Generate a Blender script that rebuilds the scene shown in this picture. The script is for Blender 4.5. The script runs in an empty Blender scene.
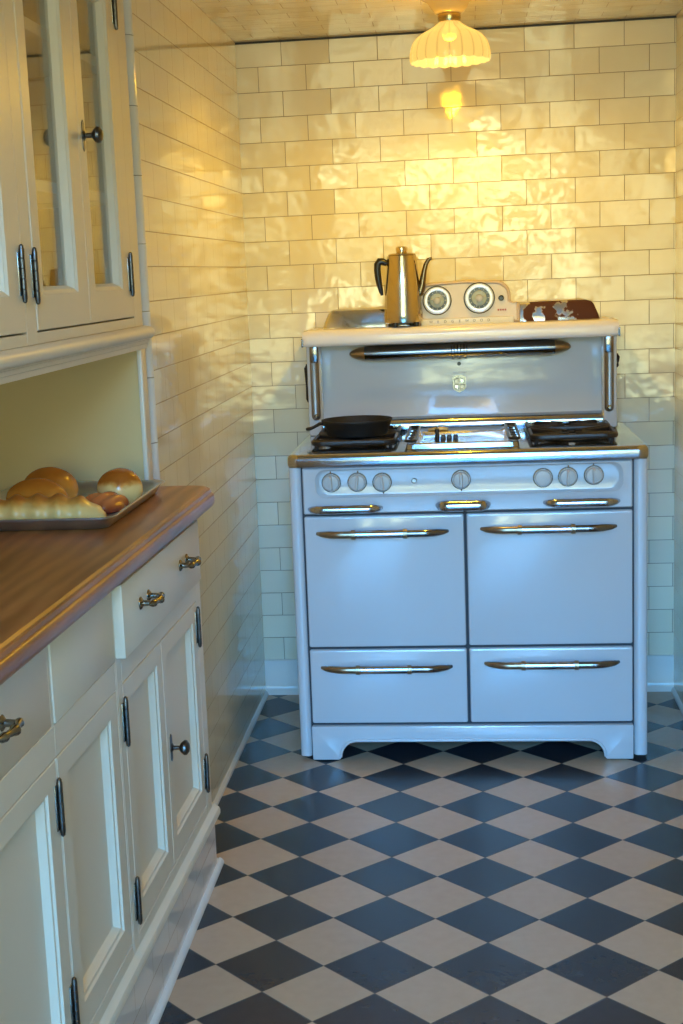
import bpy, bmesh, math, random
from mathutils import Vector, Matrix
random.seed(7)
PI = math.pi
SC = bpy.context.scene
COL = SC.collection

# ------------------------------------------------------------------ materials
def new_mat(name):
    m = bpy.data.materials.new(name); m.use_nodes = True
    nt = m.node_tree; nt.nodes.clear()
    out = nt.nodes.new('ShaderNodeOutputMaterial')
    p = nt.nodes.new('ShaderNodeBsdfPrincipled')
    nt.links.new(p.outputs[0], out.inputs[0])
    return m, nt, p, out

def N(nt, kind, **kw):
    n = nt.nodes.new(kind)
    for k, v in kw.items():
        if k.startswith('i_'):
            n.inputs[k[2:].replace('_', ' ')].default_value = v
        else:
            setattr(n, k, v)
    return n

def rgb(c):
    return (c[0], c[1], c[2], 1.0)

def simple(name, col, rough=0.4, metal=0.0, var=0.06, scale=18.0, bump=0.0, bscale=60.0, coat=0.0, aniso=None):
    m, nt, p, out = new_mat(name)
    p.inputs['Roughness'].default_value = rough
    p.inputs['Metallic'].default_value = metal
    p.inputs['Coat Weight'].default_value = coat
    p.inputs['Coat Roughness'].default_value = 0.05
    tc = N(nt, 'ShaderNodeTexCoord')
    nz = N(nt, 'ShaderNodeTexNoise'); nz.inputs['Scale'].default_value = scale; nz.inputs['Detail'].default_value = 4
    nt.links.new(tc.outputs['Object'], nz.inputs['Vector'])
    mx = N(nt, 'ShaderNodeMix', data_type='RGBA')
    mx.inputs['A'].default_value = rgb([c * (1 - var) for c in col])
    mx.inputs['B'].default_value = rgb([min(1, c * (1 + var)) for c in col])
    nt.links.new(nz.outputs['Fac'], mx.inputs['Factor'])
    nt.links.new(mx.outputs['Result'], p.inputs['Base Color'])
    if bump > 0:
        n2 = N(nt, 'ShaderNodeTexNoise'); n2.inputs['Scale'].default_value = bscale; n2.inputs['Detail'].default_value = 5
        nt.links.new(tc.outputs['Object'], n2.inputs['Vector'])
        b = N(nt, 'ShaderNodeBump'); b.inputs['Strength'].default_value = bump; b.inputs['Distance'].default_value = 0.004
        nt.links.new(n2.outputs['Fac'], b.inputs['Height'])
        nt.links.new(b.outputs['Normal'], p.inputs['Normal'])
    return m

TW, TH = 0.157, 0.0801
def tile_mat(name, ua, va, u0, v0, tilt=0.022, col=(0.82, 0.75, 0.54), grout=(0.30, 0.22, 0.13), wavy=0.17, tone_=1.0, rough=0.07):
    m, nt, p, out = new_mat(name)
    g = N(nt, 'ShaderNodeNewGeometry')
    s = N(nt, 'ShaderNodeSeparateXYZ'); nt.links.new(g.outputs['Position'], s.inputs[0])
    def off(ax, o):
        a = N(nt, 'ShaderNodeMath', operation='SUBTRACT'); nt.links.new(s.outputs['XYZ'.index(ax)], a.inputs[0]); a.inputs[1].default_value = o
        return a
    c = N(nt, 'ShaderNodeCombineXYZ')
    nt.links.new(off(ua, u0).outputs[0], c.inputs[0]); nt.links.new(off(va, v0).outputs[0], c.inputs[1])
    br = N(nt, 'ShaderNodeTexBrick')
    br.offset = 0.5; br.offset_frequency = 2; br.squash = 1.0
    for k, v in (('Scale', 1.0), ('Mortar Size', 0.0011), ('Mortar Smooth', 0.3), ('Bias', 0.0), ('Brick Width', TW), ('Row Height', TH)):
        br.inputs[k].default_value = v
    br.inputs['Color1'].default_value = (0, 0, 0, 1); br.inputs['Color2'].default_value = (1, 1, 1, 1); br.inputs['Mortar'].default_value = (0.5, 0.5, 0.5, 1)
    nt.links.new(c.outputs[0], br.inputs['Vector'])
    # per tile tone
    tone = N(nt, 'ShaderNodeMix', data_type='RGBA')
    tone.inputs['A'].default_value = rgb([k * (1 - .06 * tone_) for k in col]); tone.inputs['B'].default_value = rgb([min(1, k * (1 + .04 * tone_)) for k in col])
    nt.links.new(br.outputs['Color'], tone.inputs['Factor'])
    gm = N(nt, 'ShaderNodeMix', data_type='RGBA'); gm.inputs['B'].default_value = rgb(grout)
    nt.links.new(br.outputs['Fac'], gm.inputs['Factor']); nt.links.new(tone.outputs['Result'], gm.inputs['A'])
    nt.links.new(gm.outputs['Result'], p.inputs['Base Color'])
    # every tile sits at its own slight angle
    wn = N(nt, 'ShaderNodeTexWhiteNoise', noise_dimensions='3D')
    nt.links.new(br.outputs['Color'], wn.inputs['Vector'])
    sub = N(nt, 'ShaderNodeVectorMath', operation='SUBTRACT'); nt.links.new(wn.outputs['Color'], sub.inputs[0]); sub.inputs[1].default_value = (.5, .5, .5)
    sc = N(nt, 'ShaderNodeVectorMath', operation='SCALE'); nt.links.new(sub.outputs[0], sc.inputs[0]); sc.inputs['Scale'].default_value = tilt
    ad = N(nt, 'ShaderNodeVectorMath', operation='ADD'); nt.links.new(g.outputs['Normal'], ad.inputs[0]); nt.links.new(sc.outputs[0], ad.inputs[1])
    nm = N(nt, 'ShaderNodeVectorMath', operation='NORMALIZE'); nt.links.new(ad.outputs[0], nm.inputs[0])
    wv = N(nt, 'ShaderNodeTexNoise'); wv.inputs['Scale'].default_value = 11; wv.inputs['Detail'].default_value = 2
    nt.links.new(g.outputs['Position'], wv.inputs['Vector'])
    b1 = N(nt, 'ShaderNodeBump'); b1.inputs['Strength'].default_value = wavy; b1.inputs['Distance'].default_value = 0.01
    nt.links.new(wv.outputs['Fac'], b1.inputs['Height']); nt.links.new(nm.outputs[0], b1.inputs['Normal'])
    b2 = N(nt, 'ShaderNodeBump', invert=True); b2.inputs['Strength'].default_value = 0.5; b2.inputs['Distance'].default_value = 0.001
    nt.links.new(br.outputs['Fac'], b2.inputs['Height']); nt.links.new(b1.outputs['Normal'], b2.inputs['Normal'])
    nt.links.new(b2.outputs['Normal'], p.inputs['Normal'])
    rr = N(nt, 'ShaderNodeMapRange'); rr.inputs['To Min'].default_value = rough; rr.inputs['To Max'].default_value = 0.8
    nt.links.new(br.outputs['Fac'], rr.inputs['Value']); nt.links.new(rr.outputs[0], p.inputs['Roughness'])
    p.inputs['IOR'].default_value = 1.55
    return m

def floor_mat():
    m, nt, p, out = new_mat('checker_floor')
    s_, ox, oy = 0.1166, 0.1343, 4.0153
    g = N(nt, 'ShaderNodeNewGeometry'); s = N(nt, 'ShaderNodeSeparateXYZ'); nt.links.new(g.outputs['Position'], s.inputs[0])
    def lin(a, b, c):
        m1 = N(nt, 'ShaderNodeMath', operation='MULTIPLY_ADD'); nt.links.new(s.outputs[0], m1.inputs[0]); m1.inputs[1].default_value = a; m1.inputs[2].default_value = c
        m2 = N(nt, 'ShaderNodeMath', operation='MULTIPLY_ADD'); nt.links.new(s.outputs[1], m2.inputs[0]); m2.inputs[1].default_value = b; nt.links.new(m1.outputs[0], m2.inputs[2])
        return m2
    k = 1 / (2 * s_)
    u = lin(k, k, -(ox + oy) * k); v = lin(k, -k, -(ox - oy) * k)
    fu = N(nt, 'ShaderNodeMath', operation='FLOOR'); nt.links.new(u.outputs[0], fu.inputs[0])
    fv = N(nt, 'ShaderNodeMath', operation='FLOOR'); nt.links.new(v.outputs[0], fv.inputs[0])
    ad = N(nt, 'ShaderNodeMath', operation='ADD'); nt.links.new(fu.outputs[0], ad.inputs[0]); nt.links.new(fv.outputs[0], ad.inputs[1])
    md = N(nt, 'ShaderNodeMath', operation='FLOORED_MODULO'); nt.links.new(ad.outputs[0], md.inputs[0]); md.inputs[1].default_value = 2.0
    cc = N(nt, 'ShaderNodeCombineXYZ'); nt.links.new(fu.outputs[0], cc.inputs[0]); nt.links.new(fv.outputs[0], cc.inputs[1])
    wn = N(nt, 'ShaderNodeTexWhiteNoise', noise_dimensions='3D'); nt.links.new(cc.outputs[0], wn.inputs['Vector'])
    nz = N(nt, 'ShaderNodeTexNoise'); nz.inputs['Scale'].default_value = 38; nz.inputs['Detail'].default_value = 6
    nt.links.new(g.outputs['Position'], nz.inputs['Vector'])
    av = N(nt, 'ShaderNodeMath', operation='MULTIPLY_ADD'); nt.links.new(wn.outputs['Value'], av.inputs[0]); av.inputs[1].default_value = 0.45
    n2 = N(nt, 'ShaderNodeMath', operation='MULTIPLY'); nt.links.new(nz.outputs['Fac'], n2.inputs[0]); n2.inputs[1].default_value = 0.6
    nt.links.new(n2.outputs[0], av.inputs[2])
    dk = N(nt, 'ShaderNodeMix', data_type='RGBA'); dk.inputs['A'].default_value = rgb((0.017, 0.020, 0.028)); dk.inputs['B'].default_value = rgb((0.032, 0.036, 0.046))
    lt = N(nt, 'ShaderNodeMix', data_type='RGBA'); lt.inputs['A'].default_value = rgb((0.43, 0.305, 0.205)); lt.inputs['B'].default_value = rgb((0.56, 0.41, 0.285))
    nt.links.new(av.outputs[0], dk.inputs['Factor']); nt.links.new(av.outputs[0], lt.inputs['Factor'])
    fin = N(nt, 'ShaderNodeMix', data_type='RGBA'); nt.links.new(md.outputs[0], fin.inputs['Factor'])
    nt.links.new(dk.outputs['Result'], fin.inputs['A']); nt.links.new(lt.outputs['Result'], fin.inputs['B'])
    # thin joints
    def edge(n):
        f = N(nt, 'ShaderNodeMath', operation='PINGPONG'); nt.links.new(n.outputs[0], f.inputs[0]); f.inputs[1].default_value = 0.5
        return f
    mn = N(nt, 'ShaderNodeMath', operation='MINIMUM'); nt.links.new(edge(u).outputs[0], mn.inputs[0]); nt.links.new(edge(v).outputs[0], mn.inputs[1])
    jm = N(nt, 'ShaderNodeMapRange'); jm.inputs['From Min'].default_value = 0.0; jm.inputs['From Max'].default_value = 0.012; jm.inputs['To Min'].default_value = 1; jm.inputs['To Max'].default_value = 0
    nt.links.new(mn.outputs[0], jm.inputs['Value'])
    jx = N(nt, 'ShaderNodeMix', data_type='RGBA'); nt.links.new(jm.outputs[0], jx.inputs['Factor']); nt.links.new(fin.outputs['Result'], jx.inputs['A']); jx.inputs['B'].default_value = rgb((0.10, 0.085, 0.07))
    nt.links.new(jx.outputs['Result'], p.inputs['Base Color'])
    b = N(nt, 'ShaderNodeBump', invert=True); b.inputs['Strength'].default_value = 0.3; b.inputs['Distance'].default_value = 0.001
    nt.links.new(jm.outputs[0], b.inputs['Height']); nt.links.new(b.outputs['Normal'], p.inputs['Normal'])
    p.inputs['Roughness'].default_value = 0.27; p.inputs['Specular IOR Level'].default_value = 0.35
    return m

def wood_mat():
    m, nt, p, out = new_mat('counter_wood')
    tc = N(nt, 'ShaderNodeTexCoord')
    mp = N(nt, 'ShaderNodeMapping'); mp.inputs['Scale'].default_value = (5, 0.9, 5); nt.links.new(tc.outputs['Object'], mp.inputs['Vector'])
    nz = N(nt, 'ShaderNodeTexNoise'); nz.inputs['Scale'].default_value = 3; nz.inputs['Detail'].default_value = 8; nz.inputs['Distortion'].default_value = 0.8
    nt.links.new(mp.outputs[0], nz.inputs['Vector'])
    wv = N(nt, 'ShaderNodeTexWave', wave_type='BANDS', bands_direction='X'); wv.inputs['Scale'].default_value = 1.6; wv.inputs['Distortion'].default_value = 9; wv.inputs['Detail'].default_value = 4
    nt.links.new(mp.outputs[0], wv.inputs['Vector'])
    ad = N(nt, 'ShaderNodeMix', data_type='RGBA'); ad.inputs['Factor'].default_value = 0.22
    nt.links.new(nz.outputs['Fac'], ad.inputs['A']); nt.links.new(wv.outputs['Fac'], ad.inputs['B'])
    cr = N(nt, 'ShaderNodeValToRGB')
    e = cr.color_ramp.elements; e[0].position = 0.25; e[0].color = rgb((0.20, 0.062, 0.012)); e[1].position = 0.8; e[1].color = rgb((0.50, 0.20, 0.055))
    nt.links.new(ad.outputs['Result'], cr.inputs[0]); nt.links.new(cr.outputs[0], p.inputs['Base Color'])
    p.inputs['Roughness'].default_value = 0.28
    return m

def bread_mat(name, top, side, lo, hi, scale=24, rough=0.35):
    m, nt, p, out = new_mat(name)
    tc = N(nt, 'ShaderNodeTexCoord'); s = N(nt, 'ShaderNodeSeparateXYZ'); nt.links.new(tc.outputs['Generated'], s.inputs[0])
    nz = N(nt, 'ShaderNodeTexNoise'); nz.inputs['Scale'].default_value = scale; nz.inputs['Detail'].default_value = 5; nt.links.new(tc.outputs['Object'], nz.inputs['Vector'])
    a = N(nt, 'ShaderNodeMath', operation='MULTIPLY_ADD'); nt.links.new(nz.outputs['Fac'], a.inputs[0]); a.inputs[1].default_value = 0.45; nt.links.new(s.outputs[2], a.inputs[2])
    mr = N(nt, 'ShaderNodeMapRange', interpolation_type='SMOOTHSTEP'); mr.inputs['From Min'].default_value = lo; mr.inputs['From Max'].default_value = hi; nt.links.new(a.outputs[0], mr.inputs['Value'])
    cr = N(nt, 'ShaderNodeValToRGB'); cr.color_ramp.elements[0].color = rgb(side); cr.color_ramp.elements[1].color = rgb(top)
    el = cr.color_ramp.elements.new(0.5); el.color = rgb([0.5 * (x + y) * k for x, y, k in zip(top, side, (1.1, 0.95, 0.6))])
    nt.links.new(mr.outputs[0], cr.inputs[0]); nt.links.new(cr.outputs[0], p.inputs['Base Color'])
    n2 = N(nt, 'ShaderNodeTexNoise'); n2.inputs['Scale'].default_value = 70; n2.inputs['Detail'].default_value = 4; nt.links.new(tc.outputs['Object'], n2.inputs['Vector'])
    b = N(nt, 'ShaderNodeBump'); b.inputs['Strength'].default_value = 0.35; b.inputs['Distance'].default_value = 0.003
    nt.links.new(n2.outputs['Fac'], b.inputs['Height']); nt.links.new(b.outputs['Normal'], p.inputs['Normal'])
    p.inputs['Roughness'].default_value = rough
    return m

def rust_chrome():
    m, nt, p, out = new_mat('rusted_chrome')
    tc = N(nt, 'ShaderNodeTexCoord')
    nz = N(nt, 'ShaderNodeTexNoise'); nz.inputs['Scale'].default_value = 17; nz.inputs['Detail'].default_value = 6; nt.links.new(tc.outputs['Object'], nz.inputs['Vector'])
    s = N(nt, 'ShaderNodeSeparateXYZ'); nt.links.new(tc.outputs['Generated'], s.inputs[0])
    a = N(nt, 'ShaderNodeMath', operation='MULTIPLY_ADD'); nt.links.new(s.outputs[0], a.inputs[0]); a.inputs[1].default_value = 0.30; nt.links.new(nz.outputs['Fac'], a.inputs[2])
    mr = N(nt, 'ShaderNodeMapRange'); mr.inputs['From Min'].default_value = 0.60; mr.inputs['From Max'].default_value = 0.63; nt.links.new(a.outputs[0], mr.inputs['Value'])
    mx = N(nt, 'ShaderNodeMix', data_type='RGBA'); mx.inputs['A'].default_value = rgb((0.75, 0.75, 0.74)); mx.inputs['B'].default_value = rgb((0.07, 0.018, 0.010))
    nt.links.new(mr.outputs[0], mx.inputs['Factor']); nt.links.new(mx.outputs['Result'], p.inputs['Base Color'])
    inv = N(nt, 'ShaderNodeMath', operation='SUBTRACT'); inv.inputs[0].default_value = 1; nt.links.new(mr.outputs[0], inv.inputs[1]); nt.links.new(inv.outputs[0], p.inputs['Metallic'])
    r2 = N(nt, 'ShaderNodeMapRange'); r2.inputs['To Min'].default_value = 0.12; r2.inputs['To Max'].default_value = 0.75; nt.links.new(mr.outputs[0], r2.inputs['Value']); nt.links.new(r2.outputs[0], p.inputs['Roughness'])
    return m

def glass_mat():
    m = bpy.data.materials.new('window_glass'); m.use_nodes = True; nt = m.node_tree; nt.nodes.clear()
    out = N(nt, 'ShaderNodeOutputMaterial'); t = N(nt, 'ShaderNodeBsdfTransparent'); t.inputs[0].default_value = (0.93, 0.95, 0.94, 1)
    g = N(nt, 'ShaderNodeBsdfGlossy'); g.inputs['Roughness'].default_value = 0.01
    lw = N(nt, 'ShaderNodeLayerWeight'); lw.inputs['Blend'].default_value = .5
    pw = N(nt, 'ShaderNodeMath', operation='POWER'); nt.links.new(lw.outputs['Facing'], pw.inputs[0]); pw.inputs[1].default_value = 4.2
    f = N(nt, 'ShaderNodeMath', operation='MULTIPLY_ADD'); nt.links.new(pw.outputs[0], f.inputs[0]); f.inputs[1].default_value = .93; f.inputs[2].default_value = .06
    tc = N(nt, 'ShaderNodeTexCoord'); nz = N(nt, 'ShaderNodeTexNoise'); nz.inputs['Scale'].default_value = 5; nt.links.new(tc.outputs['Object'], nz.inputs['Vector'])
    b = N(nt, 'ShaderNodeBump'); b.inputs['Strength'].default_value = 0.02; b.inputs['Distance'].default_value = 0.01; nt.links.new(nz.outputs['Fac'], b.inputs['Height']); nt.links.new(b.outputs['Normal'], g.inputs['Normal'])
    x = N(nt, 'ShaderNodeMixShader'); nt.links.new(f.outputs[0], x.inputs[0]); nt.links.new(t.outputs[0], x.inputs[1]); nt.links.new(g.outputs[0], x.inputs[2]); nt.links.new(x.outputs[0], out.inputs[0])
    return m

def emit_mat(name, col, st, base=(0.9, 0.85, 0.7)):
    m, nt, p, out = new_mat(name)
    p.inputs['Base Color'].default_value = rgb(base); p.inputs['Roughness'].default_value = 0.25
    p.inputs['Emission Color'].default_value = rgb(col); p.inputs['Emission Strength'].default_value = st
    return m

ZC, XL, XR, YB = 2.2059, -0.7317, 0.6777, 4.8832
M = {}
M['tile_back'] = tile_mat('subway_tile_back', 'X', 'Z', -0.5825, ZC)
M['tile_side'] = tile_mat('subway_tile_side', 'Y', 'Z', YB, ZC, tilt=0.006, wavy=0.05, tone_=.3, rough=.05)
M['tile_ceiling'] = tile_mat('subway_tile_ceiling', 'X', 'Y', -0.5825, YB, tilt=0.015)
M['tile_plain'] = simple('glazed_white_tile', (0.74, 0.74, 0.70), 0.12, var=0.05)
M['tile_kick'] = tile_mat('subway_tile_kick', 'Y', 'Z', 3.1, 0.162, tilt=0.006, col=(0.78, 0.73, 0.67), wavy=.03, tone_=.4, rough=.04)
M['floor'] = floor_mat()
M['plaster'] = simple('plaster', (0.50, 0.46, 0.40), 0.7, bump=0.1)
M['enamel'] = simple('white_enamel', (0.58, 0.61, 0.64), 0.13, var=0.015, scale=6, coat=0.3)
M['chrome'] = simple('chrome', (0.44, 0.46, 0.50), 0.12, 1.0, var=0.12, scale=30, bump=0.06, bscale=14)
M['chrome_dark'] = simple('dark_chrome', (0.22, 0.21, 0.20), 0.16, 1.0, var=0.2, scale=30)
M['ring'] = simple('satin_ring', (0.70, 0.71, 0.70), 0.3, 0.35)
M['console'] = simple('pinkish_enamel', (0.66, 0.55, 0.49), 0.2, var=.03)
M['chrome_bright'] = simple('bright_chrome', (0.75, 0.76, 0.78), 0.08, 1.0)
M['lit_shelf_enamel'] = simple('lit_shelf_enamel', (0.84, 0.83, 0.86), 0.14, var=.015, coat=.3)  # stove enamel paled; extra light on the top shelf is in the colour
M['steel'] = simple('brushed_steel', (0.27, 0.26, 0.25), 0.42, 1.0, var=0.12, scale=50)
M['bronze'] = simple('worn_plating', (0.36, 0.29, 0.20), 0.32, 1.0, var=0.35, scale=60, bump=0.05)
M['spout'] = simple('darkened_spout', (0.20, 0.15, 0.09), 0.2, 1.0, var=0.2)
M['gold'] = simple('gold_chrome', (0.80, 0.62, 0.34), 0.13, 1.0, var=0.1)
M['pot'] = simple('percolator_chrome', (0.62, 0.52, 0.36), 0.09, 1.0, var=0.06)
M['brass'] = simple('brass', (0.70, 0.50, 0.2), 0.25, 1.0)
M['iron'] = simple('cast_iron', (0.006, 0.0055, 0.0055), 0.6, 0.0, var=0.4, bump=0.35, bscale=240)
M['grate'] = simple('grate_iron', (0.016, 0.013, 0.012), 0.38, 0.0, var=0.6, bump=0.3, bscale=200)
M['black'] = simple('black_plastic', (0.012, 0.010, 0.009), 0.3)
M['seam'] = simple('dark_gap', (0.03, 0.035, 0.045), 0.6)
M['knob'] = simple('ivory_knob', (0.50, 0.50, 0.49), 0.3, 0.0, var=0.1)
M['knob_ring'] = simple('knob_ring', (0.30, 0.29, 0.28), 0.25, 0.9)
M['dial_dark'] = simple('dial_dark', (0.035, 0.045, 0.055), 0.25)
M['dial_face'] = simple('dial_face', (0.36, 0.40, 0.30), 0.3, var=0.3, scale=120)
M['strip'] = simple('white_strip', (0.82, 0.83, 0.80), 0.3)
M['red'] = simple('red_lettering', (0.35, 0.03, 0.02), 0.5)
M['ink'] = simple('grey_lettering', (0.10, 0.11, 0.13), 0.5)
M['rust'] = rust_chrome()
M['paint'] = simple('cabinet_paint', (0.74, 0.67, 0.53), 0.36, var=0.03, scale=8, bump=0.04, bscale=25)
M['paint_in'] = simple('niche_paint', (0.66, 0.49, 0.22), 0.5, var=0.03, scale=5)
M['inside_shade'] = simple('shaded_cupboard_inside', (0.30, 0.22, 0.095), 0.5)  # shade behind the glass doors is put into this darker colour
M['hinge'] = simple('old_steel', (0.13, 0.125, 0.12), 0.3, 1.0, var=0.4, scale=90)
M['nickel'] = simple('nickel', (0.26, 0.24, 0.20), 0.25, 1.0, var=0.25, scale=70)
M['wood'] = wood_mat()
M['alu'] = simple('aluminium', (0.62, 0.62, 0.63), 0.36, 1.0, var=0.12, scale=30)
M['glass'] = glass_mat()
M['crust'] = bread_mat('golden_crust', (0.46, 0.14, 0.012), (0.82, 0.44, 0.10), 0.40, 1.1, rough=0.26)
M['roll'] = bread_mat('roll_crust', (0.40, 0.105, 0.010), (0.84, 0.55, 0.20), 0.70, 0.92, rough=0.26)
M['pale'] = bread_mat('pale_crust', (0.42, 0.14, 0.018), (0.82, 0.54, 0.19), 0.72, 1.15, rough=.3)
M['glaze'] = bread_mat('red_brown_glaze', (0.55, 0.17, 0.05), (0.22, 0.04, 0.02), 0.3, 1.0, 40, 0.18)
def shade_mat(name, lo, hi, col):
    m, nt, p, out = new_mat(name)
    p.inputs['Base Color'].default_value = (.03, .025, .015, 1); p.inputs['Roughness'].default_value = .2
    tc = N(nt, 'ShaderNodeTexCoord'); g = N(nt, 'ShaderNodeTexGradient', gradient_type='RADIAL'); nt.links.new(tc.outputs['Object'], g.inputs[0])
    k = N(nt, 'ShaderNodeMath', operation='MULTIPLY'); nt.links.new(g.outputs['Fac'], k.inputs[0]); k.inputs[1].default_value = 20
    f = N(nt, 'ShaderNodeMath', operation='FRACT'); nt.links.new(k.outputs[0], f.inputs[0])
    pp = N(nt, 'ShaderNodeMath', operation='PINGPONG'); nt.links.new(f.outputs[0], pp.inputs[0]); pp.inputs[1].default_value = .5
    mr = N(nt, 'ShaderNodeMapRange', interpolation_type='SMOOTHSTEP'); nt.links.new(pp.outputs[0], mr.inputs['Value'])
    mr.inputs['From Min'].default_value = 0; mr.inputs['From Max'].default_value = .14; mr.inputs['To Min'].default_value = lo; mr.inputs['To Max'].default_value = hi
    p.inputs['Emission Color'].default_value = rgb(col); nt.links.new(mr.outputs[0], p.inputs['Emission Strength'])
    t = N(nt, 'ShaderNodeBsdfTransparent'); t.inputs[0].default_value = (1, .9, .7, 1)
    mx = N(nt, 'ShaderNodeMixShader'); mx.inputs[0].default_value = .36
    nt.links.new(p.outputs[0], mx.inputs[1]); nt.links.new(t.outputs[0], mx.inputs[2]); nt.links.new(mx.outputs[0], out.inputs[0])
    return m
M['shade'] = shade_mat('lit_milk_glass', .55, .95, (1.0, .62, .14)); M['shade_in'] = shade_mat('lit_milk_glass_inside', .9, 1.0, (1.0, .75, .30))
M['bulb'] = emit_mat('lit_bulb', (1.0, 0.66, 0.22), 1.6)
M['ceramic'] = simple('cream_ceramic', (0.50, 0.42, 0.28), 0.25)
M['shelf'] = simple('shelf_paint', (0.70, 0.66, 0.55), 0.4)

# ------------------------------------------------------------------ mesh builder
class MB:
    def __init__(s):
        s.v, s.f, s.mi, s.k = [], [], [], 0
    def mat(s, k):
        s.k = k; return s
    def add(s, vs, fs):
        o = len(s.v); s.v += [tuple(v) for v in vs]
        for f in fs:
            s.f.append([o + i for i in f]); s.mi.append(s.k)
        return s
    def box(s, x0, x1, y0, y1, z0, z1, bev=0.0, seg=2):
        bm = bmesh.new()
        bmesh.ops.create_cube(bm, size=1)
        for v in bm.verts:
            v.co = Vector(((x0 + x1) / 2 + v.co.x * (x1 - x0), (y0 + y1) / 2 + v.co.y * (y1 - y0), (z0 + z1) / 2 + v.co.z * (z1 - z0)))
        if bev > 0:
            bmesh.ops.bevel(bm, geom=bm.edges[:], offset=bev, segments=seg, profile=0.5, affect='EDGES')
        return s.take(bm)
    def take(s, bm):
        bm.verts.index_update()
        s.add([v.co[:] for v in bm.verts], [[v.index for v in f.verts] for f in bm.faces]); bm.free(); return s
    def prism(s, pts, axis, a0, a1, bev=0.0, seg=2):
        """pts in the two other axes (in xyz order), extruded along axis from a0 to a1"""
        def P(p, a):
            q = list(p); q.insert('xyz'.index(axis), a); return q
        bm = bmesh.new()
        va = [bm.verts.new(P(p, a0)) for p in pts]; vb = [bm.verts.new(P(p, a1)) for p in pts]
        n = len(pts)
        bm.faces.new(va); bm.faces.new(vb[::-1])
        for i in range(n):
            bm.faces.new([va[i], vb[i], vb[(i + 1) % n], va[(i + 1) % n]])
        bmesh.ops.recalc_face_normals(bm, faces=bm.faces[:])
        if bev > 0:
            es = [e for e in bm.edges if len(e.link_faces) == 2 and e.calc_face_angle(0) > 0.5]
            bmesh.ops.bevel(bm, geom=es, offset=bev, segments=seg, profile=0.5, affect='EDGES')
        return s.take(bm)
    def loops(s, ls, cap0=True, cap1=True, wrap=False):
        n = len(ls[0]); vs = [p for l in ls for p in l]; fs = []
        m = len(ls)
        for j in range(m if wrap else m - 1):
            a, b = j * n, ((j + 1) % m) * n
            for i in range(n):
                fs.append([a + i, a + (i + 1) % n, b + (i + 1) % n, b + i])
        if not wrap:
            if cap0: fs.append(list(range(n))[::-1])
            if cap1: fs.append([(m - 1) * n + i for i in range(n)])
        return s.add(vs, fs)
    def lathe(s, prof, c, axis='z', segs=32, mod=None, cap0=True, cap1=True, zmod=None):
        ls = []
        for r, h in prof:
            l = []
            for i in range(segs):
                a = 2 * PI * i / segs
                rr = r * (mod(a, h) if mod else 1)
                u, w = rr * math.cos(a), rr * math.sin(a)
                hh = h + (zmod(a, h) if zmod else 0)
                d = {'z': (u, w, hh), 'x': (h, u, w), 'y': (w, h, u)}[axis]
                l.append((c[0] + d[0], c[1] + d[1], c[2] + d[2]))
            ls.append(l)
        return s.loops(ls, cap0, cap1)
    def tube(s, pts, rad, segs=10, flat=1.0, up=(0, 0, 1)):
        pts = [Vector(p) for p in pts]; ls = []
        if not hasattr(rad, '__len__'): rad = [rad] * len(pts)
        for i, p in enumerate(pts):
            t = (pts[min(i + 1, len(pts) - 1)] - pts[max(i - 1, 0)]).normalized()
            u = Vector(up)
            if abs(t.dot(u)) > 0.95: u = Vector((1, 0, 0)) if abs(t.x) < 0.9 else Vector((0, 1, 0))
            a = t.cross(u).normalized(); b = a.cross(t).normalized()
            ls.append([p + a * math.cos(2 * PI * k / segs) * rad[i] + b * math.sin(2 * PI * k / segs) * rad[i] * flat for k in range(segs)])
        return s.loops(ls)
    def build(s, name, mats, parent=None, ang=35, smooth=True):
        me = bpy.data.meshes.new(name)
        off = Vector((0, 0, 0)); q = parent
        while q is not None:
            off += q.location; q = q.parent
        me.from_pydata([tuple(Vector(v) - off) for v in s.v], [], s.f)
        for k in (mats if isinstance(mats, (list, tuple)) else [mats]):
            me.materials.append(M[k])
        for p_, k in zip(me.polygons, s.mi): p_.material_index = k
        bm = bmesh.new(); bm.from_mesh(me)
        bmesh.ops.recalc_face_normals(bm, faces=bm.faces[:]); bm.to_mesh(me); bm.free()
        if smooth:
            me.polygons.foreach_set('use_smooth', [True] * len(me.polygons))
            me.set_sharp_from_angle(angle=math.radians(ang))
        me.update()
        o = bpy.data.objects.new(name, me); COL.objects.link(o)
        if parent is not None: o.parent = parent
        return o

def rr(u0, u1, v0, v1, r, n=5):
    """rounded rectangle, 4*(n+1) points"""
    out = []
    for cx, cy, a0 in ((u1 - r, v0 + r, -PI / 2), (u1 - r, v1 - r, 0), (u0 + r, v1 - r, PI / 2), (u0 + r, v0 + r, PI)):
        for i in range(n + 1):
            a = a0 + PI / 2 * i / n
            out.append((cx + r * math.cos(a), cy + r * math.sin(a)))
    return out
def FY(pts, y): return [(u, y, v) for u, v in pts]      # facing -y
def FX(pts, x): return [(x, u, v) for u, v in pts]      # facing +x
def FZ(pts, z): return [(u, v, z) for u, v in pts]

def thing(name, label, cat, loc, group=None):
    o = bpy.data.objects.new(name, None); COL.objects.link(o); o.location = loc
    o.empty_display_size = 0.1
    o['label'] = label; o['category'] = cat
    if group: o['group'] = group
    bpy.context.view_layer.update()
    return o
def tag(o, label, cat, group=None):
    o['label'] = label; o['category'] = cat
    if group: o['group'] = group
    return o
def struct(mb, name, mat, label=None, parent=None):
    o = mb.build(name, mat, parent); 
    if parent is None:
        o['kind'] = 'structure'
        if label: o['label'] = label; o['category'] = label.split('|')[-1].strip() if '|' in label else name.split('_')[0]
    return o

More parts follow.
